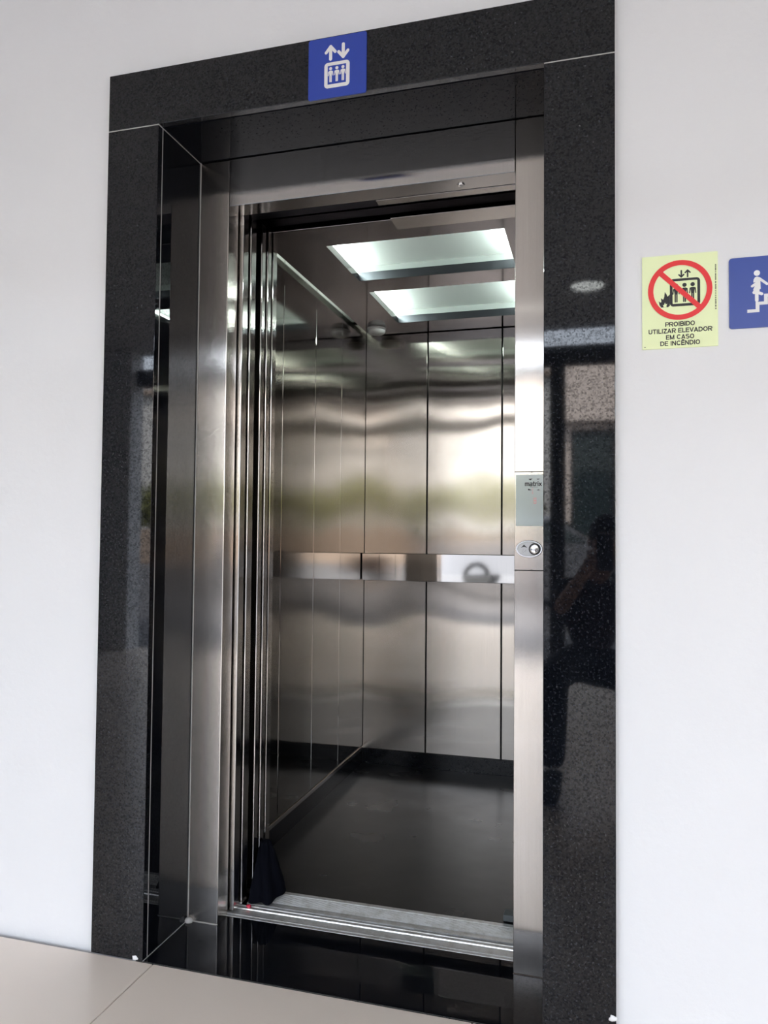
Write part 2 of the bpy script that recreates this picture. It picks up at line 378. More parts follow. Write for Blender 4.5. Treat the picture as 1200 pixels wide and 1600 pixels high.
# steel landing frame ----------------------------------------------------
F = empty('door_1', ((SA+SB)/2, RY, 0)); tag(F, 'brushed stainless steel landing door frame set inside the black granite', 'elevator door', kind='structure')
FY2 = .2755
box('upright', XL+.0016, SA, RY, FY2, .0003, ZJ-.0003, M['steel_frame'], F, .0026, 3)
up_z = [(.0005, .9885), (1.2345, ZJ-.0005)]
box('upright', SB, XR-.0003, RY, FY2, .0005, ZJ-.0005, M['steel_frame'], F, .0014)
box('header', SA+.0004, SB-.0004, RY, FY2+.006, 2.0, ZJ-.0005, M['steel_header'], F, .0014)
KX, KY = -.3534, .250
lathe('key_ring', [(.004, 0), (.0045, -.003), (.0085, -.0032), (.0095, -.001), (.0095, .001)], (KX, KY, 2.0), (0, 0, 1), M['chrome'], F, 24)
lathe('key_pin', [(0, -.0032), (.0018, -.003), (.002, .001)], (KX, KY, 2.0), (0, 0, 1), M['chrome'], F, 12)
box('track_guard', -.5985, SB+.01, .284, .314, 1.9985, 2.0015, M['steel_frame'], F, .0006)
box('track_beam', -1.6, .3, .33, .345, 2.05, 2.3, M['dark_metal'], F)
box('track_cover', -1.6, .3, .300, .33, 2.12, 2.14, M['dark_metal'], F)
def door_leaf(y0, y1, x1, parent):
    d_ = empty('door_leaf', (x1-.2, (y0+y1)/2, .012)); put(d_, parent); d_.location = Vector((x1-.2, (y0+y1)/2, .012))
    return box('door_leaf', x1-.42, x1, y0, y1, .008, 2.045, M['steel_door'], parent, .0028, 3)
def leaf(y0, y1, x1, parent, ztop=2.045): return box('door_leaf', x1-.42, x1, y0, y1, .008, ztop, M['steel_door'], parent, .0028, 3)
leaf(.2835, .3185, -.9985, F); leaf(.3270, .3620, -.9945, F)
# landing sill: ridged aluminium
extrude_x('sill', [(.2712, -.03), (.2712, -.0015), (.2722, 0), (.2815, 0), (.2828, -.005), (.2860, -.005), (.2868, 0), (.2892, .0004), (.2905, -.0018), (.3215, -.0018), (.3228, .0010), (.3272, .0010), (.3288, -.0020), (.3405, -.0020), (.3418, 0), (.3445, 0), (.3445, -.03)], SA-.02, SB+.02, M['alu'], F)

# call panel in the right upright ---------------------------------------
CP = empty('call_panel', (-.1645, RY, .9885)); tag(CP, 'steel elevator call panel with pale glass display and oval button plate on right upright', 'call panel')
PX0, PX1 = SB+.0004, XR-.0006
box('plate', PX0, PX1, RY-.0012, RY+.0004, .9885, 1.2335, M['steel_frame'], CP, .0005, 1)
box('joint_line', PX0, PX1, RY-.0008, RY+.0002, 1.2335, 1.2352, M['groove'], CP)
box('joint_line', PX0, PX1, RY-.0008, RY+.0002, .9868, .9885, M['groove'], CP)
for zz in (1.2322, .9900):
    box('notch', -.1668, -.1632, RY-.00135, RY-.0011, zz-.0006, zz+.0006, M['groove'], CP)
GY = RY-.0012
box('display_glass', PX0+.0035, PX1-.0005, GY-.0012, GY, 1.0985, 1.2265, M['glass_pale'], CP, .0004, 1)
DY = GY-.00125
gx0, gz0 = PX0+.0035, 1.0985
text('lettering', 'matrix', -.1612, DY, 1.1980, .0118, M['black'], CP, .0410)
f = Flat(0, DY, 0, 1.0); f.d = .0002
f.poly([(-.1733, 1.2158), (-.1628, 1.2168), (-.1680, 1.2120)]); f.poly([(-.1530, 1.2160), (-.1440, 1.2160), (-.1500, 1.2135)])
f.poly([(-.1738, 1.1915), (-.1640, 1.1878), (-.1735, 1.1874)]); f.poly([(-.1530, 1.1872), (-.1485, 1.1895), (-.1438, 1.1874)])
f.poly([(-.1690, 1.1957), (-.1490, 1.1957), (-.1490, 1.1951), (-.1690, 1.1951)])
f.done('logo_mark', M['black'], CP)
f = Flat(0, DY, 0, 1.0); f.d = .00015
for i in range(5):
    for j in range(8):
        x, z = -.1652+i*.0013, 1.1785+j*.0024
        if (i == 2) or (j < 2 and abs(i-2) <= j+0): f.disc(x, z, .0005, n=8)
for i in range(4):
    for j in range(7):
        if i in (0, 3) or j in (0, 3, 6): f.disc(-.1592+i*.0017, 1.1545+j*.0022, .0006, n=8)
f.done('display_dots', M['led'], CP)
f = Flat(-.1700, GY, 1.0412, 1.0)
def ell(a, b, n=48): return [(a*math.cos(2*math.pi*i/n), b*math.sin(2*math.pi*i/n)) for i in range(n)]
def ellipse_plate(name, a, b, y0, th, m, rim=None):
    bm = bmesh.new(); A = ell(a, b); B = ell(a-.0012, b-.0012); cx_, cz_ = -.1712, 1.0412
    r0 = [bm.verts.new((cx_+x, y0, cz_+z)) for x, z in A]; r1 = [bm.verts.new((cx_+x, y0-th, cz_+z)) for x, z in B]
    for i in range(len(A)): bm.faces.new((r0[i], r0[(i+1) % len(A)], r1[(i+1) % len(A)], r1[i]))
    bm.faces.new(r1[::-1]); return finish(name, bm, m, CP, False)
f.bm.free()
ellipse_plate('button_bezel', .0335, .0222, GY, .0018, M['chrome'])
M['satin'] = mat('satin_grey_plate', (.50, .51, .53), .4, .6)
ellipse_plate('button_plate', .0292, .0185, GY-.0017, .0008, M['satin'])
BY = GY-.0025
lathe('button_ring', [(.0146, 0), (.0146, .0012), (.0118, .0012), (.0118, 0)], (-.1570, BY, 1.0412), (0, -1, 0), M['black'], CP, 32)
lathe('button', [(.0118, .0004), (.0116, .0016), (.0102, .0024), (.0094, .0016), (.0060, .0022), (0, .0026)], (-.1570, BY, 1.0412), (0, -1, 0), M['chrome'], CP, 32)
f = Flat(-.1832, BY, 1.0445, .001); f.poly([(-8, -.5), (0, 7.5), (8, -.5), (0, 2.0)]); f.done('up_arrow', M['black'], CP)
f = Flat(-.1832, BY, 1.0345, .001)
for x, z in ((-4.5, 0), (-4.5, 3), (-1.5, 4.5), (-1.5, -1.5), (.8, 1.0), (4.2, 0), (4.2, 2), (4.2, 4)): f.disc(x, z, .55, n=8)
f.done('braille_dots', M['groove'], CP)
o = None

# ------------------------------------------------------------ elevator car
E_ = empty('elevator_car', (-.585, 1.1, -.02)); tag(E_, 'elevator cabin of brushed steel panels with black floor and lit ceiling', 'elevator')
WX0, WX1, WB, WF = -1.0886, -.085, 1.7817, .49
ZC = 2.04
box('cabin_floor', WX0-.02, WX1+.02, .4535, WB+.02, -.03, 0, M['vinyl'], E_)
# back wall: three panels with dark grooves; bowed a little like thin sheet
gb = .0032
xs = [WX0, -.7835, -.4337, WX1]
for a, b in zip(xs, xs[1:]):
    box('wall_panel', a+(gb if a > WX0 else .001), b-(gb if b < WX1 else .001), WB, WB+.012, .0715, 2.10, M['steel_panel'], E_, .0012)
box('joint_backing', WX0, WX1, WB+.012, WB+.016, 0, 2.10, M['groove'], E_)
ys = [WF, .79, 1.111, 1.4285, WB]
for sx in (0, 1):
    for a, b in zip(ys, ys[1:]):
        x0, x1 = (WX0-.012, WX0) if sx == 0 else (WX1, WX1+.012)
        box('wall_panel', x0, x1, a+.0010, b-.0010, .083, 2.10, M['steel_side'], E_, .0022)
    x0, x1 = (WX0-.02, WX0-.012) if sx == 0 else (WX1+.012, WX1+.02)
    box('joint_backing', x0, x1, WF, WB, 0, 2.10, M['groove'], E_)
    x0, x1 = (WX0-.012, WX0+.0035) if sx == 0 else (WX1-.0035, WX1+.012)
    box('trim_strip', x0, x1, WF, WB-.001, .0655, .0815, M['steel_door'], E_, .001)
    x0, x1 = (WX0-.012, WX0+.001) if sx == 0 else (WX1-.001, WX1+.012)
    box('skirting', x0, x1, WF, WB-.001, .0, .0655, M['granite_dark'], E_, .0008)
box('skirting', WX0+.002, WX1-.002, WB-.002, WB+.012, 0, .0695, M['granite_dark'], E_, .0008)
# handrail: flat polished band standing off the back wall
hr = box('handrail', WX0+.004, WX1-.004, 1.7335, 1.7395, .8665, .9935, M['rail'], E_, .0015)
for x in (-1.02, -.60, -.16):
    b_ = box('bracket', x-.015, x+.015, 1.739, WB, .915, .945, M['chrome'], hr)
# ceiling with two openings, plenum, reflector and lamps
CX0, CX1, CY0, CY1 = WX0+.021, WX1-.021, .572, WB-.015
LX0, LX1 = -.883, -.290
hol = [(.660, 1.020), (1.153, 1.600)]
bm = bmesh.new(); z0, z1 = ZC, ZC+.026
add_box(bm, CX0, LX0, CY0, CY1, z0, z1); add_box(bm, LX1, CX1, CY0, CY1, z0, z1)
add_box(bm, LX0, LX1, CY0, hol[0][0], z0, z1); add_box(bm, LX0, LX1, hol[0][1], hol[1][0], z0, z1); add_box(bm, LX0, LX1, hol[1][1], CY1, z0, z1)
bmesh.ops.remove_doubles(bm, verts=bm.verts[:], dist=1e-5)
inner = [f_ for f_ in bm.faces if False]
cp = finish('ceiling_panel', bm, M['steel_ceiling'], E_)
box('light_reflector', WX0, WX1, .49, WB, 2.114, 2.120, M['reflector'], E_)
for i, (a, b) in enumerate(hol):
    lf = empty('light_fitting', ((LX0+LX1)/2, (a+b)/2, ZC+.03)); put(lf, E_); lf.location = ((LX0+LX1)/2, (a+b)/2, ZC+.03)
    for x in (LX0-.035, LX1+.035):
        o = lathe('lamp_tube', [(0, 0), (.008, 0), (.008, b-a+.03), (0, b-a+.03)], (x, a-.015, ZC+.044), (0, 1, 0), M['lamp'], None, 12)
        put(o, lf)
    o = box('lip_reflection_plate', LX0, LX1, b-.003, b+.0005, ZC-.0005, z1+.006, M['lip'], None, .0006, 1); put(o, lf)  # added plate; its dark colour stands for the dark reflection in the steel lip
    o = box('light_baffle', LX0-.06, LX1+.06, b+.050, b+.054, z1, 2.114, M['baffle'], None); put(o, lf)
# car header, front returns, sill, doors
box('car_header', -1.55, WX1+.02, .4560, .5650, 2.0160, 2.15, M['steel_ceiling'], E_, .0015)
box('front_return', WX0-.03, -.984, .4600, .4900, 0, 2.0155, M['steel_door'], E_, .0015)
box('front_return', SB-.002, WX1+.02, .4600, .4900, 0, 2.0155, M['steel_door'], E_, .0015)
box('header_guard', -.5900, SB+.02, .4030, .4860, 1.9970, 2.0000, M['steel_frame'], E_, .0006)
leaf(.3920, .4190, -.9900, E_, 2.02); leaf(.4270, .4540, -.9865, E_, 2.02)
prof = [(.3565, -.03), (.3565, 0), (.3765, 0), (.3780, -.008), (.3830, -.008), (.3842, 0)]
for q in range(8):
    y0 = .3860+q*.0056; prof += [(y0, 0), (y0+.0006, -.0025), (y0+.0024, -.0025), (y0+.0030, 0)]
prof += [(.4318, 0), (.4326, -.005), (.4362, -.005), (.4372, .0006), (.4520, .0006), (.4530, -.001), (.4530, -.03)]
extrude_x('car_sill', prof, SA+.02, SB+.02, M['alu'], E_)
box('car_door_track', -1.6, .3, .40, .45, 2.06, 2.3, M['dark_metal'], E_)

sd = empty('smoke_detector', (-1.000, 1.655, ZC-.001)); tag(sd, 'small round white detector on cabin ceiling at back left corner', 'smoke detector')
lathe('base', [(0, 0), (.043, 0), (.043, -.006), (.040, -.009), (.030, -.009)], (-1.000, 1.655, ZC-.001), (0, 0, 1), M['white_plastic'], sd, 32)
lathe('cover', [(.034, -.008), (.040, -.010), (.041, -.016), (.037, -.024), (.028, -.029), (0, -.031)], (-1.000, 1.655, ZC-.001), (0, 0, 1), M['white_plastic'], sd, 32)

# ------------------------------------------------------------ signs
# lift sign on the lintel
SX, SZ = -.6875, 2.1320
sg = sign_plate('elevator_sign', SX, SX+.1485, SZ, SZ+.1500, 0, .003, .005, M['blue_sign'], 'blue square elevator pictogram sign on the black granite lintel', 'sign')
f = Flat(SX, -.0030, SZ+.0015)
def man(f, x, zt, zb, k):     # standing figure, k = width unit
    h = zt-zb; r = h*.105
    f.disc(x, zt-r, r)
    sh = zt-2.35*r
    f.poly([(x-k*.75, sh-k*.25), (x-k*.5, sh), (x+k*.5, sh), (x+k*.75, sh-k*.25), (x+k*.48, zb+h*.42), (x-k*.48, zb+h*.42)])
    for s_ in (-1, 1):
        f.cap((x+s_*k*.82, sh-k*.35), (x+s_*k*.98, zb+h*.45), k*.32)
        f.cap((x+s_*k*.27, zb+h*.45), (x+s_*k*.27, zb+k*.22), k*.44)
f.ringpts(f.rrect(41.5, 106.3, 22, 85.5, 9), f.rrect(50, 97.2, 31.2, 77.3, .3))
for x in (57.6, 73.6, 89.3): man(f, x, 74, 36.5, 6.2)
f.cap((57.2, 94), (57.2, 125), 8); f.cap((57.2, 125), (45.5, 111), 7.5); f.cap((57.2, 125), (69, 111), 7.5)
f.cap((89.6, 126), (89.6, 95), 8); f.cap((89.6, 95), (77.9, 109), 7.5); f.cap((89.6, 95), (101.4, 109), 7.5)
f.done('pictogram', M['white_print'], sg)

# yellow prohibition sign
YX, YZ = .0872, 1.4775; TH = .003
ys_ = sign_plate('fire_sign', YX, YX+.1520, YZ, YZ+.2020, WY, TH, .0008, M['lime_sign'], 'pale yellow-green sign with red prohibition ring, beside the granite', 'sign')
yf = WY-TH
f = Flat(YX, yf, YZ)
f.ringpts(f.rrect(56.5, 117.2, 89.5, 149.5, 7.5), f.rrect(62, 111.6, 95.2, 144.2, 1.5))
man(f, 69, 139, 98, 6.2); man(f, 86, 139.3, 98, 6.2); man(f, 102.3, 139.5, 98, 6.2)
f.cap((79.7, 166.0), (79.7, 154), 3.2); f.cap((79.7, 152.6), (74.9, 157.5), 3); f.cap((79.7, 152.6), (84.5, 157.5), 3)
f.cap((92.3, 152.5), (92.3, 165), 3.2); f.cap((92.3, 166.4), (87.5, 161.4), 3); f.cap((92.3, 166.4), (97.1, 161.4), 3)
f.poly([(39, 89.2), (35.5, 95), (34, 103.3), (37.2, 100.2), (39.3, 101.2), (38.4, 109.5), (43, 106), (45.2, 112), (46.3, 122.5), (50.2, 116.3), (51.6, 112.0), (56.4, 116.5), (56.5, 92), (53, 89.3)])
f.done('pictogram', M['black'], ys_)
f = Flat(YX, yf-.0004, YZ); f.poly([(44, 89.6), (42.2, 94.5), (44.2, 93.6), (45.4, 96.2), (46.6, 99.5), (48.2, 95.6), (51.2, 96.6), (49.6, 92.2), (49.8, 89.6)]); f.done('flame_core', M['lime_sign'], ys_)
f = Flat(YX, yf-.0007, YZ); f.ring(76.6, 124.6, 64.6, 53.6); f.done('prohibition_ring', M['red_print'], ys_)
f = Flat(YX, yf-.0007, YZ); f.bar((36.9, 164.3), (116.3, 84.9), 10.5); f.done('prohibition_bar', M['red_print'], ys_)
for body, zz, wd in (('PROIBIDO', 46.6, .0595), ('UTILIZAR ELEVADOR', 32.5, .1275), ('EM CASO', 18.7, .0565), ('DE INCÊNDIO', 5.4, .0795)):
    text('lettering', body, YX+.0765, yf, YZ+zz*.001, .0100, M['black'], ys_, wd)
# fine print up the right edge: too small to read, short dark strokes of uneven length
f = Flat(YX, yf, YZ); z = 78.0
rr = random.Random(3)
while z < 173:
    h = rr.choice((.8, 1.0, 1.3, 1.6)); f.poly([(146.6, z), (146.6+rr.choice((2.0, 2.3, 2.3)), z), (148.9, z+h), (146.6, z+h)]); z += h+rr.choice((.5, .5, .7, 2.2))
tag(f.done('fine_print', M['black'], ys_), kind='stuff')
f = Flat(YX, yf, YZ); f.poly([(4, 4), (7.2, 4), (7.2, 5.4), (4, 5.4)]); f.done('code_mark', M['black'], ys_)

# blue stairs sign at the right edge of the frame
BX, BZ = .2612, 1.5110
bs = sign_plate('stairs_sign', BX, BX+.150, BZ, BZ+.150, WY, .003, .006, M['blue_sign2'], 'blue stairs pictogram sign at the right edge beside the yellow sign', 'sign')
f = Flat(BX+.0008, WY-.003, BZ+.0015)
f.disc(52.8, 113.2, 6.0)
f.poly([(46.0, 99), (49, 104.5), (53, 105.8), (57.5, 104), (59.2, 98), (59.8, 79), (45.2, 77.5), (50.5, 92)])
f.cap((48.2, 100), (47.4, 95), 3.2); f.cap((52.2, 99), (52.2, 92.5), 3.6); f.cap((52.2, 92.2), (43.6, 86.0), 5.2)
f.cap((57, 101.5), (71.8, 88.8), 5.2)
f.poly([(48.5, 80.5), (58, 81), (57, 72), (52, 69), (45.5, 69.5), (43.5, 72.5)])
f.cap((52.2, 76), (52.2, 55.5), 6.8); f.cap((52.5, 73), (61.5, 68.6), 6.2)
f.bar((33.8, 33.8), (57.0, 33.8), 6.6); f.bar((53.5, 30.5), (53.5, 52), 7.2); f.bar((50, 49.0), (73, 49.0), 6.6); f.bar((69.6, 46), (69.6, 68), 7.2); f.bar((66, 65), (89, 65), 6.6); f.bar((85.6, 62), (85.6, 84), 7.2); f.bar((82, 81), (108, 81), 6.6)
f.done('pictogram', M['white_print'], bs)

# ------------------------------------------------------------ small things on the sill
def cloth_bundle():
    bm = bmesh.new(); n, mrows = 40, 26
    rings = []
    for j in range(mrows+1):
        t = j/mrows; z = .003+.150*t
        w_x = .040*(1-t)**.8+.014; w_y = .066*(1-t)**.75+.018
        cx_ = -.955-.020*t; cy_ = .418+.02*t
        ring = []
        for i in range(n):
            a = 2*math.pi*i/n; c_, s_ = math.cos(a), math.sin(a)
            k_ = 1+.20*noise.noise(Vector((c_*1.6, s_*1.6, z*9)))+.10*math.sin(5*a+9*z+2*noise.noise(Vector((0, 0, z*20))))*(1-.4*t)
            ring.append(bm.verts.new((cx_+w_x*k_*c_, cy_+w_y*k_*s_*.9, z+.008*noise.noise(Vector((c_*2, s_*2, 7+z*14)))*(j > 0))))
        rings.append(ring)
    for a, b in zip(rings, rings[1:]):
        for i in range(n): bm.faces.new((a[i], a[(i+1) % n], b[(i+1) % n], b[i]))
    for v in bm.verts: v.co.x = max(v.co.x, -.9835); v.co.z = max(v.co.z, .0015)
    bm.faces.new(rings[0][::-1]); bm.faces.new(rings[-1])
    o = finish('cloth_bundle', bm, M['cloth'], None, True)
    sm = o.modifiers.new('sub', 'SUBSURF'); sm.levels = 1; sm.render_levels = 1
    return tag(o, 'crumpled black cloth stuffed beside the open doors on the aluminium sill', 'cloth')
cloth_bundle()
bm = bmesh.new(); bmesh.ops.create_icosphere(bm, subdivisions=2, radius=.0065)
for v in bm.verts: v.co *= 1+.5*noise.noise(v.co*200); v.co = Vector((v.co.x*1.1-.9735, v.co.y+.3310, v.co.z*.7+.0045))
tag(finish('plastic_scrap', bm, M['scrap'], None, True), 'tiny red plastic scrap lying on the sill beside the black cloth', 'scrap')
bm = bmesh.new(); add_box(bm, -.262, -.205, .462, .500, .001, .020, .003, 2)
for v in bm.verts: v.co += Vector((noise.noise(v.co*70), noise.noise(v.co*70+Vector((5, 0, 0))), 0))*.003
M['grey_foam'] = mat('grey_foam', (.10, .115, .12), .6)
tag(finish('foam_block', bm, M['grey_foam']), 'small dark grey block on the cabin floor by the right upright', 'block')

# ------------------------------------------------------------ outside, seen in the reflections
tag(box('pavement', -80, 80, -90, -4.7, -.2, -.03, M['asphalt']), 'grey paving outside the lobby, reflected in the granite', 'pavement', kind='structure')
LM = tag(box('trim_2', -4.24, 7, -4.70, -4.58, 2.49, 2.64, M['frame_dark']), 'dark metal beam across the open lobby front', 'beam', kind='structure')
for i, x in enumerate((-.335, 4.2)):
    o = tag(box('lobby_post', x-.06, x+.06, -4.70, -4.58, -.004, 2.49, M['frame_dark'], None, .004), ('slim dark metal post mirrored in the right granite slab', 'slim dark metal post near the right end of the lobby front')[i], 'post', 'posts of the lobby front')
lp = empty('ceiling_lamp', (-.085, -3.6, 2.80)); tag(lp, 'round white ceiling lamp in the lobby, reflected as a pale disc', 'lamp')
lathe('rim', [(.13, 0), (.13, -.012), (.115, -.014), (.11, -.004)], (-.085, -3.6, 2.80), (0, 0, 1), M['white_print'], lp, 32)
lathe('diffuser', [(.11, -.004), (.09, -.010), (0, -.012)], (-.085, -3.6, 2.80), (0, 0, 1), M['lobby_lamp'], lp, 32)

B = empty('shop_building', (1.0, -15, 0)); tag(B, 'narrow beige shop building across the street, reflected in the right granite post', 'building')
box('wall', -.75, 2.6, -19, -15, -.03, 5.0, M['beige_wall'], B)
box('fascia', -.8, 2.65, -15.0, -14.7, 3.55, 4.75, M['beige_wall'], B, .02)
for x in (.55, 2.3):
    box('pilaster', x-.17, x+.17, -14.98, -14.60, -.03, 5.4, M['tan_wall'], B, .01)
for a, b in ((-.6, .3), (.85, 2.0)):
    wf = box('window', a, b, -15.06, -14.95, .05, 3.4, M['frame_dark'], B)
    n_ = max(1, int((b-a)/.5)); st = (b-a)/n_
    for i in range(n_): box('pane', a+i*st+.04, a+(i+1)*st-.04, -14.955, -14.94, .12, 3.32, M['window_glass'], wf)

def far_building(x0, x1, lab):
    H = empty('far_building', ((x0+x1)/2, -34, 0)); tag(H, lab, 'building')
    box('wall', x0, x1, -38, -34, -.03, 8.6, M['cream_wall'], H)
    box('roof', x0-.4, x1+.2, -38.4, -33.6, 8.6, 8.9, M['tan_wall'], H)
    n_ = int((x1-x0-3)/4.2)
    for i in range(n_): box('window', x0+3+i*4.2, x0+4.4+i*4.2, -34.03, -33.95, 5.4, 6.8, M['window_glass'], H)
far_building(-46, -1.6, 'wide cream building far behind the trees on the left')
far_building(3.6, 40, 'wide cream building far behind the trees on the right')
tag(box('garden_wall', -40, -.8, -25.2, -25, -.03, 1.35, M['tan_wall'], None, .02), 'low tan boundary wall below the trees left of the shop', 'wall')
tag(box('garden_wall', 2.7, 36, -25.2, -25, -.03, 1.35, M['tan_wall'], None, .02), 'low tan boundary wall below the trees right of the shop', 'wall')

def tree(x, y, h, r, m, lab, seed):
    t_ = empty('tree', (x, y, 0)); tag(t_, lab, 'tree', 'trees behind the tan walls')
    lathe('trunk', [(.16, -.03), (.11, h*.3), (.08, h*.55), (.02, h*.8)], (x, y, 0), (0, 0, 1), M['bark'], t_, 10)
    rg = random.Random(seed); bm = bmesh.new()
    for i in range(420):
        d_ = Vector((rg.gauss(0, 1), rg.gauss(0, 1), rg.gauss(0, .8))).normalized()*r*rg.random()**.4
        c = Vector((x, y, h*.66))+Vector((d_.x, d_.y, d_.z*.75)); q = .32*r*(.5+.5*rg.random())
        u_ = Vector((rg.gauss(0, 1), rg.gauss(0, 1), rg.gauss(0, 1))).normalized(); v_ = u_.orthogonal().normalized()
        vs = [bm.verts.new(c+u_*q), bm.verts.new(c+v_*q*.5), bm.verts.new(c-u_*q), bm.verts.new(c-v_*q*.5)]
        bm.faces.new(vs)
    o = finish('foliage', bm, m, t_)
kinds = ('yellow-green bushy tree', 'green bushy tree', 'low spreading pale tree')
nth = ('nearest the shop', 'second from the shop', 'third from the shop', 'fourth from the shop', 'fifth from the shop', 'sixth from the shop', 'seventh from the shop', 'eighth from the shop')
for sd_, cnt in ((-1, 8), (1, 6)):
    for i in range(cnt):
        x = (-3.6-3.1*i) if sd_ < 0 else (4.8+3.1*i); q = (i+(sd_ > 0)) % 3
        tree(x, -28.4, (3.9, 4.5, 3.6)[q], (1.40, 1.42, 1.36)[q], M['leaf'] if q != 1 else M['leaf2'], kinds[q]+(' left' if sd_ < 0 else ' right')+' of the shop, '+nth[i], i+1+20*(sd_ > 0))

# parked car ------------------------------------------------------------
def car(cx_, cy_, paint, lab):
    c = empty('car', (cx_, cy_, -.03)); tag(c, lab, 'car', 'cars parked outside')
    side = [(-2.05, .35), (-2.1, .75), (-1.95, .95), (-1.3, 1.05), (-.75, 1.45), (.45, 1.48), (1.15, 1.05), (1.9, .90), (2.1, .70), (2.08, .35)]
    secs = []; bm = bmesh.new()
    for yy, k_ in ((-.82, .96), (-.70, 1.0), (0, 1.015), (.70, 1.0), (.82, .96)):
        secs.append([bm.verts.new((cx_+x, cy_+(yy if z < 1.06 else yy*.82), -.03+.30+(z-.30)*k_)) for x, z in side])
    for a, b in zip(secs, secs[1:]):
        for i in range(len(side)): j = (i+1) % len(side); bm.faces.new((a[i], a[j], b[j], b[i]))
    bm.faces.new(secs[0]); bm.faces.new(secs[-1][::-1])
    o = finish('body', bm, paint, c, True); o.data.set_sharp_from_angle(angle=math.radians(28))
    for sy in (-1, 1):
        for pts in ([(-1.18, 1.06), (-.72, 1.38), (-.2, 1.40), (-.2, 1.06)], [(-.14, 1.06), (-.14, 1.40), (.42, 1.40), (1.0, 1.06)]):
            bm = bmesh.new()
            a = [bm.verts.new((cx_+x, cy_+sy*(.838-(z-1.05)*.37), z-.03)) for x, z in pts]; b = [bm.verts.new((v.co.x, v.co.y-sy*.02, v.co.z)) for v in a]
            bm.faces.new(a); bm.faces.new(b[::-1])
            for i in range(4): bm.faces.new((a[i], a[(i+1) % 4], b[(i+1) % 4], b[i]))
            finish('side_window', bm, M['window_glass'], c)
    bm = bmesh.new()
    a = [bm.verts.new((cx_+x, cy_+y_, z)) for x, y_, z in ((.52, -.55, 1.43), (.52, .55, 1.43), (1.14, .64, 1.055), (1.14, -.64, 1.055))]
    b = [bm.verts.new(v.co+Vector((.012, 0, .014))) for v in a]; bm.faces.new(a); bm.faces.new(b)
    for i in range(4): bm.faces.new((a[i], a[(i+1) % 4], b[(i+1) % 4], b[i]))
    finish('windscreen', bm, M['window_glass'], c)
    for x in (-1.3, 1.3):
        for sy in (-1, 1):
            lathe('wheel', [(0, 0), (.18, 0), (.20, .02), (.30, .02), (.31, 0), (.31, -.18), (0, -.18)], (cx_+x, cy_+sy*.80, .28), (0, sy, 0), M['tyre'], c, 24)
M['car_dark'] = mat('dark_blue_car_paint', (.012, .018, .03), .25, .3, Coat_Weight=1.0)
car(-1.2, -11.6, M['car_paint'], 'silver parked car outside, reflected in the granite post')
car(-6.1, -12.4, M['car_dark'], 'dark blue parked car left of the silver car, reflected in the handrail')

# ------------------------------------------------------------ the photographer (seen mirrored in the granite post)
def skin_mesh(name, pts, edges, m, root=0, sub=2):
    me = bpy.data.meshes.new(name); me.from_pydata([p_[0] for p_ in pts], edges, [])
    o = bpy.data.objects.new(name, me); COL.objects.link(o); me.materials.append(m)
    sk = o.modifiers.new('skin', 'SKIN'); sk.use_smooth_shade = True
    for i, p_ in enumerate(pts):
        r_ = p_[1]; me.skin_vertices[0].data[i].radius = (r_, r_) if not isinstance(r_, tuple) else r_
        me.skin_vertices[0].data[i].use_root = (i == root)
    ss = o.modifiers.new('sub', 'SUBSURF'); ss.levels = sub; ss.render_levels = sub
    return o
PO = empty('person', (-.05, -2.1, 0))
tag(PO, 'crouching person in dark clothes holding up a phone, mirrored in the right granite', 'person')
body = [((-.03, -2.17, .52), .110), ((-.04, -2.12, .64), .115), ((-.045, -2.06, .76), .120), ((-.03, -2.02, .86), .075),
        ((-.165, -2.03, .835), .058), ((-.195, -1.93, .72), .046), ((.150, -2.03, .835), .058), ((.205, -1.94, .72), .046)]
bo = skin_mesh('shirt', body, [(0, 1), (1, 2), (2, 3), (2, 4), (4, 5), (2, 6), (6, 7)], M['shirt']); put(bo, PO)
legs = [((-.03, -2.18, .48), .112), ((-.155, -1.97, .48), .092), ((-.205, -1.75, .455), .078), ((-.200, -1.62, .27), .070), ((-.195, -1.555, .11), .056),
        ((.16, -2.12, .40), .092), ((.33, -1.98, .30), .078), ((.42, -2.12, .17), .066), ((.49, -2.27, .10), .054)]
lo = skin_mesh('trousers', legs, [(0, 1), (1, 2), (2, 3), (3, 4), (0, 5), (5, 6), (6, 7), (7, 8)], M['trousers']); put(lo, PO)
for a, b in (((-.195, -1.575, .05), (-.20, -1.40, .036)), ((.49, -2.29, .05), (.535, -2.14, .036))):
    a, b = Vector(a), Vector(b); up_ = Vector((0, 0, .05))
    put(skin_mesh('shoe', [(a, .046), (a.lerp(b, .5), (.047, .044)), (b, (.044, .033)), (a+up_, .045)], [(0, 1), (1, 2), (0, 3)], M['tyre'], 0, 2), PO)
put(skin_mesh('neck', [((-.03, -2.025, .86), .052), ((.005, -1.995, .93), .050), ((.022, -1.98, 1.0), .052)], [(0, 1), (1, 2)], M['skin'], 0, 2), PO)
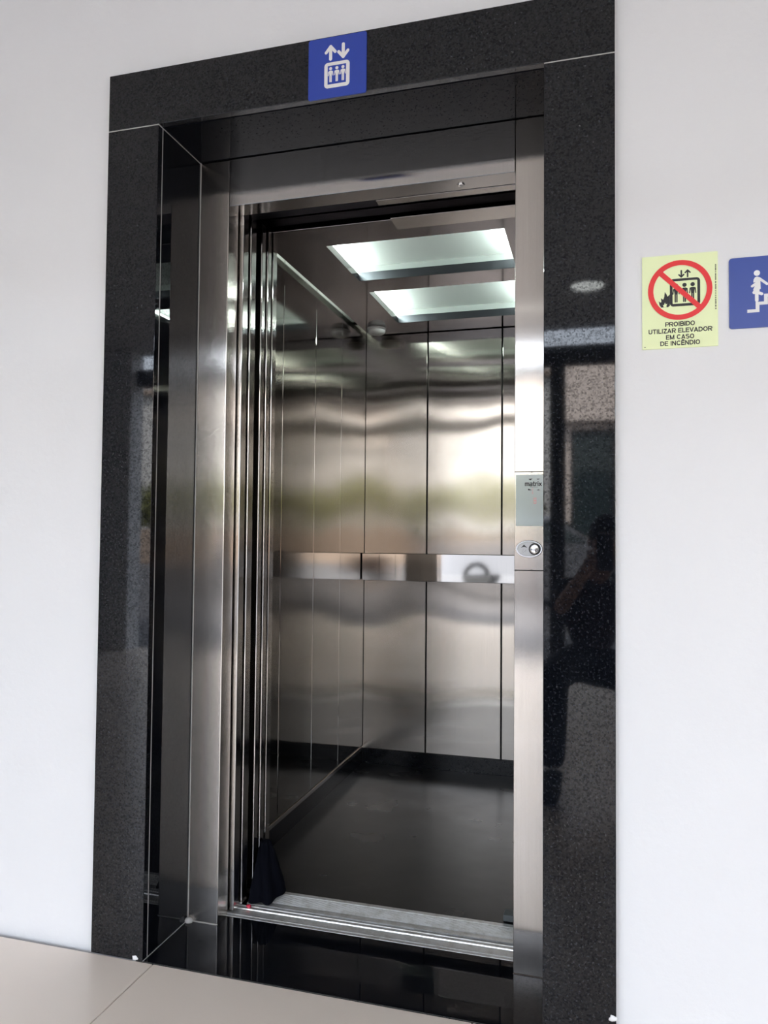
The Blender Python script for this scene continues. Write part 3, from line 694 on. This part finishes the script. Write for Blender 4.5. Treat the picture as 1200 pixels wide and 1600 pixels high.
# head
bm = bmesh.new(); bmesh.ops.create_uvsphere(bm, u_segments=28, v_segments=20, radius=1)
HC = Vector((.030, -1.965, 1.060))
for v in bm.verts:
    c = v.co.copy(); x, y, z = c.x*.075, c.y*.095, c.z*.115
    if c.z < 0: x *= 1+.28*c.z; y *= 1+.18*c.z
    if c.y > .3:
        nz = math.exp(-((c.x/.16)**2+((c.z+.12)/.20)**2)); y += .020*nz
        for ex in (-.42, .42): y -= .010*math.exp(-(((c.x-ex)/.2)**2+((c.z-.08)/.13)**2))
        y += .006*math.exp(-((c.x/.3)**2+((c.z+.48)/.08)**2))
    v.co = Vector((x, y, z))+HC
hd = finish('head', bm, M['skin'], PO, True)
for sx in (-1, 1):
    bm = bmesh.new(); bmesh.ops.create_uvsphere(bm, u_segments=12, v_segments=8, radius=1)
    for v in bm.verts: v.co = Vector((v.co.x*.012+sx*.076, v.co.y*.018-.005, v.co.z*.030))+HC
    put(finish('ear', bm, M['skin'], None, True), hd)
    bm = bmesh.new(); bmesh.ops.create_uvsphere(bm, u_segments=12, v_segments=8, radius=.010)
    for v in bm.verts: v.co += HC+Vector((sx*.031, .0735, .009))
    put(finish('eye', bm, M['white_print'], None, True), hd)
    bm = bmesh.new(); bmesh.ops.create_uvsphere(bm, u_segments=10, v_segments=6, radius=.005)
    for v in bm.verts: v.co += HC+Vector((sx*.031, .0795, .009))
    put(finish('pupil', bm, M['black'], None, True), hd)
bm = bmesh.new(); bmesh.ops.create_uvsphere(bm, u_segments=28, v_segments=18, radius=1)
for v in bm.verts:
    c = v.co; k_ = 1+.05*noise.noise(c*6)
    v.co = Vector((c.x*.084*k_, c.y*.102*k_-.012, c.z*.100*k_+.028))+HC
    if c.y > .35 and c.z < .45: v.co.y -= .06*(c.y-.3)
bm2 = bmesh.new(); bmesh.ops.create_uvsphere(bm2, u_segments=14, v_segments=8, radius=1)
for v in bm2.verts: v.co = Vector((v.co.x*.023, v.co.y*.008+.083-abs(v.co.x)*.006, v.co.z*.0065-.055))+HC
M['lips'] = mat('lips', (.33, .14, .11), .5); put(finish('mouth', bm2, M['lips'], None, True), hd)
put(finish('hair', bm, M['hair'], None, True), hd)
# hands: palm and five curled fingers round the phone edges
def hand(sx, elbow, wrist, grip):
    pts = [(elbow, .042), (wrist, .027), (Vector(wrist).lerp(Vector(grip), .55), (.034, .018)), (Vector(grip), (.034, .014))]; ed = [(0, 1), (1, 2), (2, 3)]
    o = skin_mesh('forearm', pts, ed, M['skin'], 0, 2); put(o, PO)
    g_ = Vector(grip)
    for i in range(4):
        b_ = g_+Vector((sx*.006, -.004, .018-.017*i)); l_ = (.9, 1.0, .95, .78)[i]
        ch = [(b_, .0085), (b_+Vector((sx*.013*l_, .020*l_, .006)), .0082), (b_+Vector((sx*.002*l_, .037*l_, .009)), .0075), (b_+Vector((-sx*.016*l_, .038*l_, .009)), .0065)]
        fo = skin_mesh('finger', ch, [(0, 1), (1, 2), (2, 3)], M['skin'], 0, 1); put(fo, o)
    b_ = Vector(wrist).lerp(g_, .6)
    ch = [(b_, .012), (b_+Vector((-sx*.018, -.006, .022)), .0105), (b_+Vector((-sx*.030, -.008, .042)), .0085)]
    put(skin_mesh('thumb', ch, [(0, 1), (1, 2)], M['skin'], 0, 1), o)
hand(-1, (-.19, -1.93, .73), (-.052, -1.768, .950), (-.036, -1.756, .990)); hand(1, (.20, -1.94, .73), (.078, -1.762, .945), (.073, -1.748, .985))
# phone held upright just behind the viewpoint
ph = empty('phone', (.018, -1.735, .93)); tag(ph, 'black phone held upright in the hands of the crouching person', 'phone')
bm = bmesh.new(); add_box(bm, -.037, .037, -.004, .004, -.080, .080, .003)
bmesh.ops.transform(bm, matrix=Matrix.Translation((.018, -1.732, 1.012)) @ Matrix.Rotation(math.radians(15.9), 4, 'Z'), verts=bm.verts[:])
finish('case', bm, M['phone'], ph)
bm = bmesh.new(); add_box(bm, -.034, .034, -.0048, -.0038, -.076, .076)
bmesh.ops.transform(bm, matrix=Matrix.Translation((.018, -1.732, 1.012)) @ Matrix.Rotation(math.radians(15.9), 4, 'Z'), verts=bm.verts[:])
finish('screen', bm, M['window_glass'], ph)
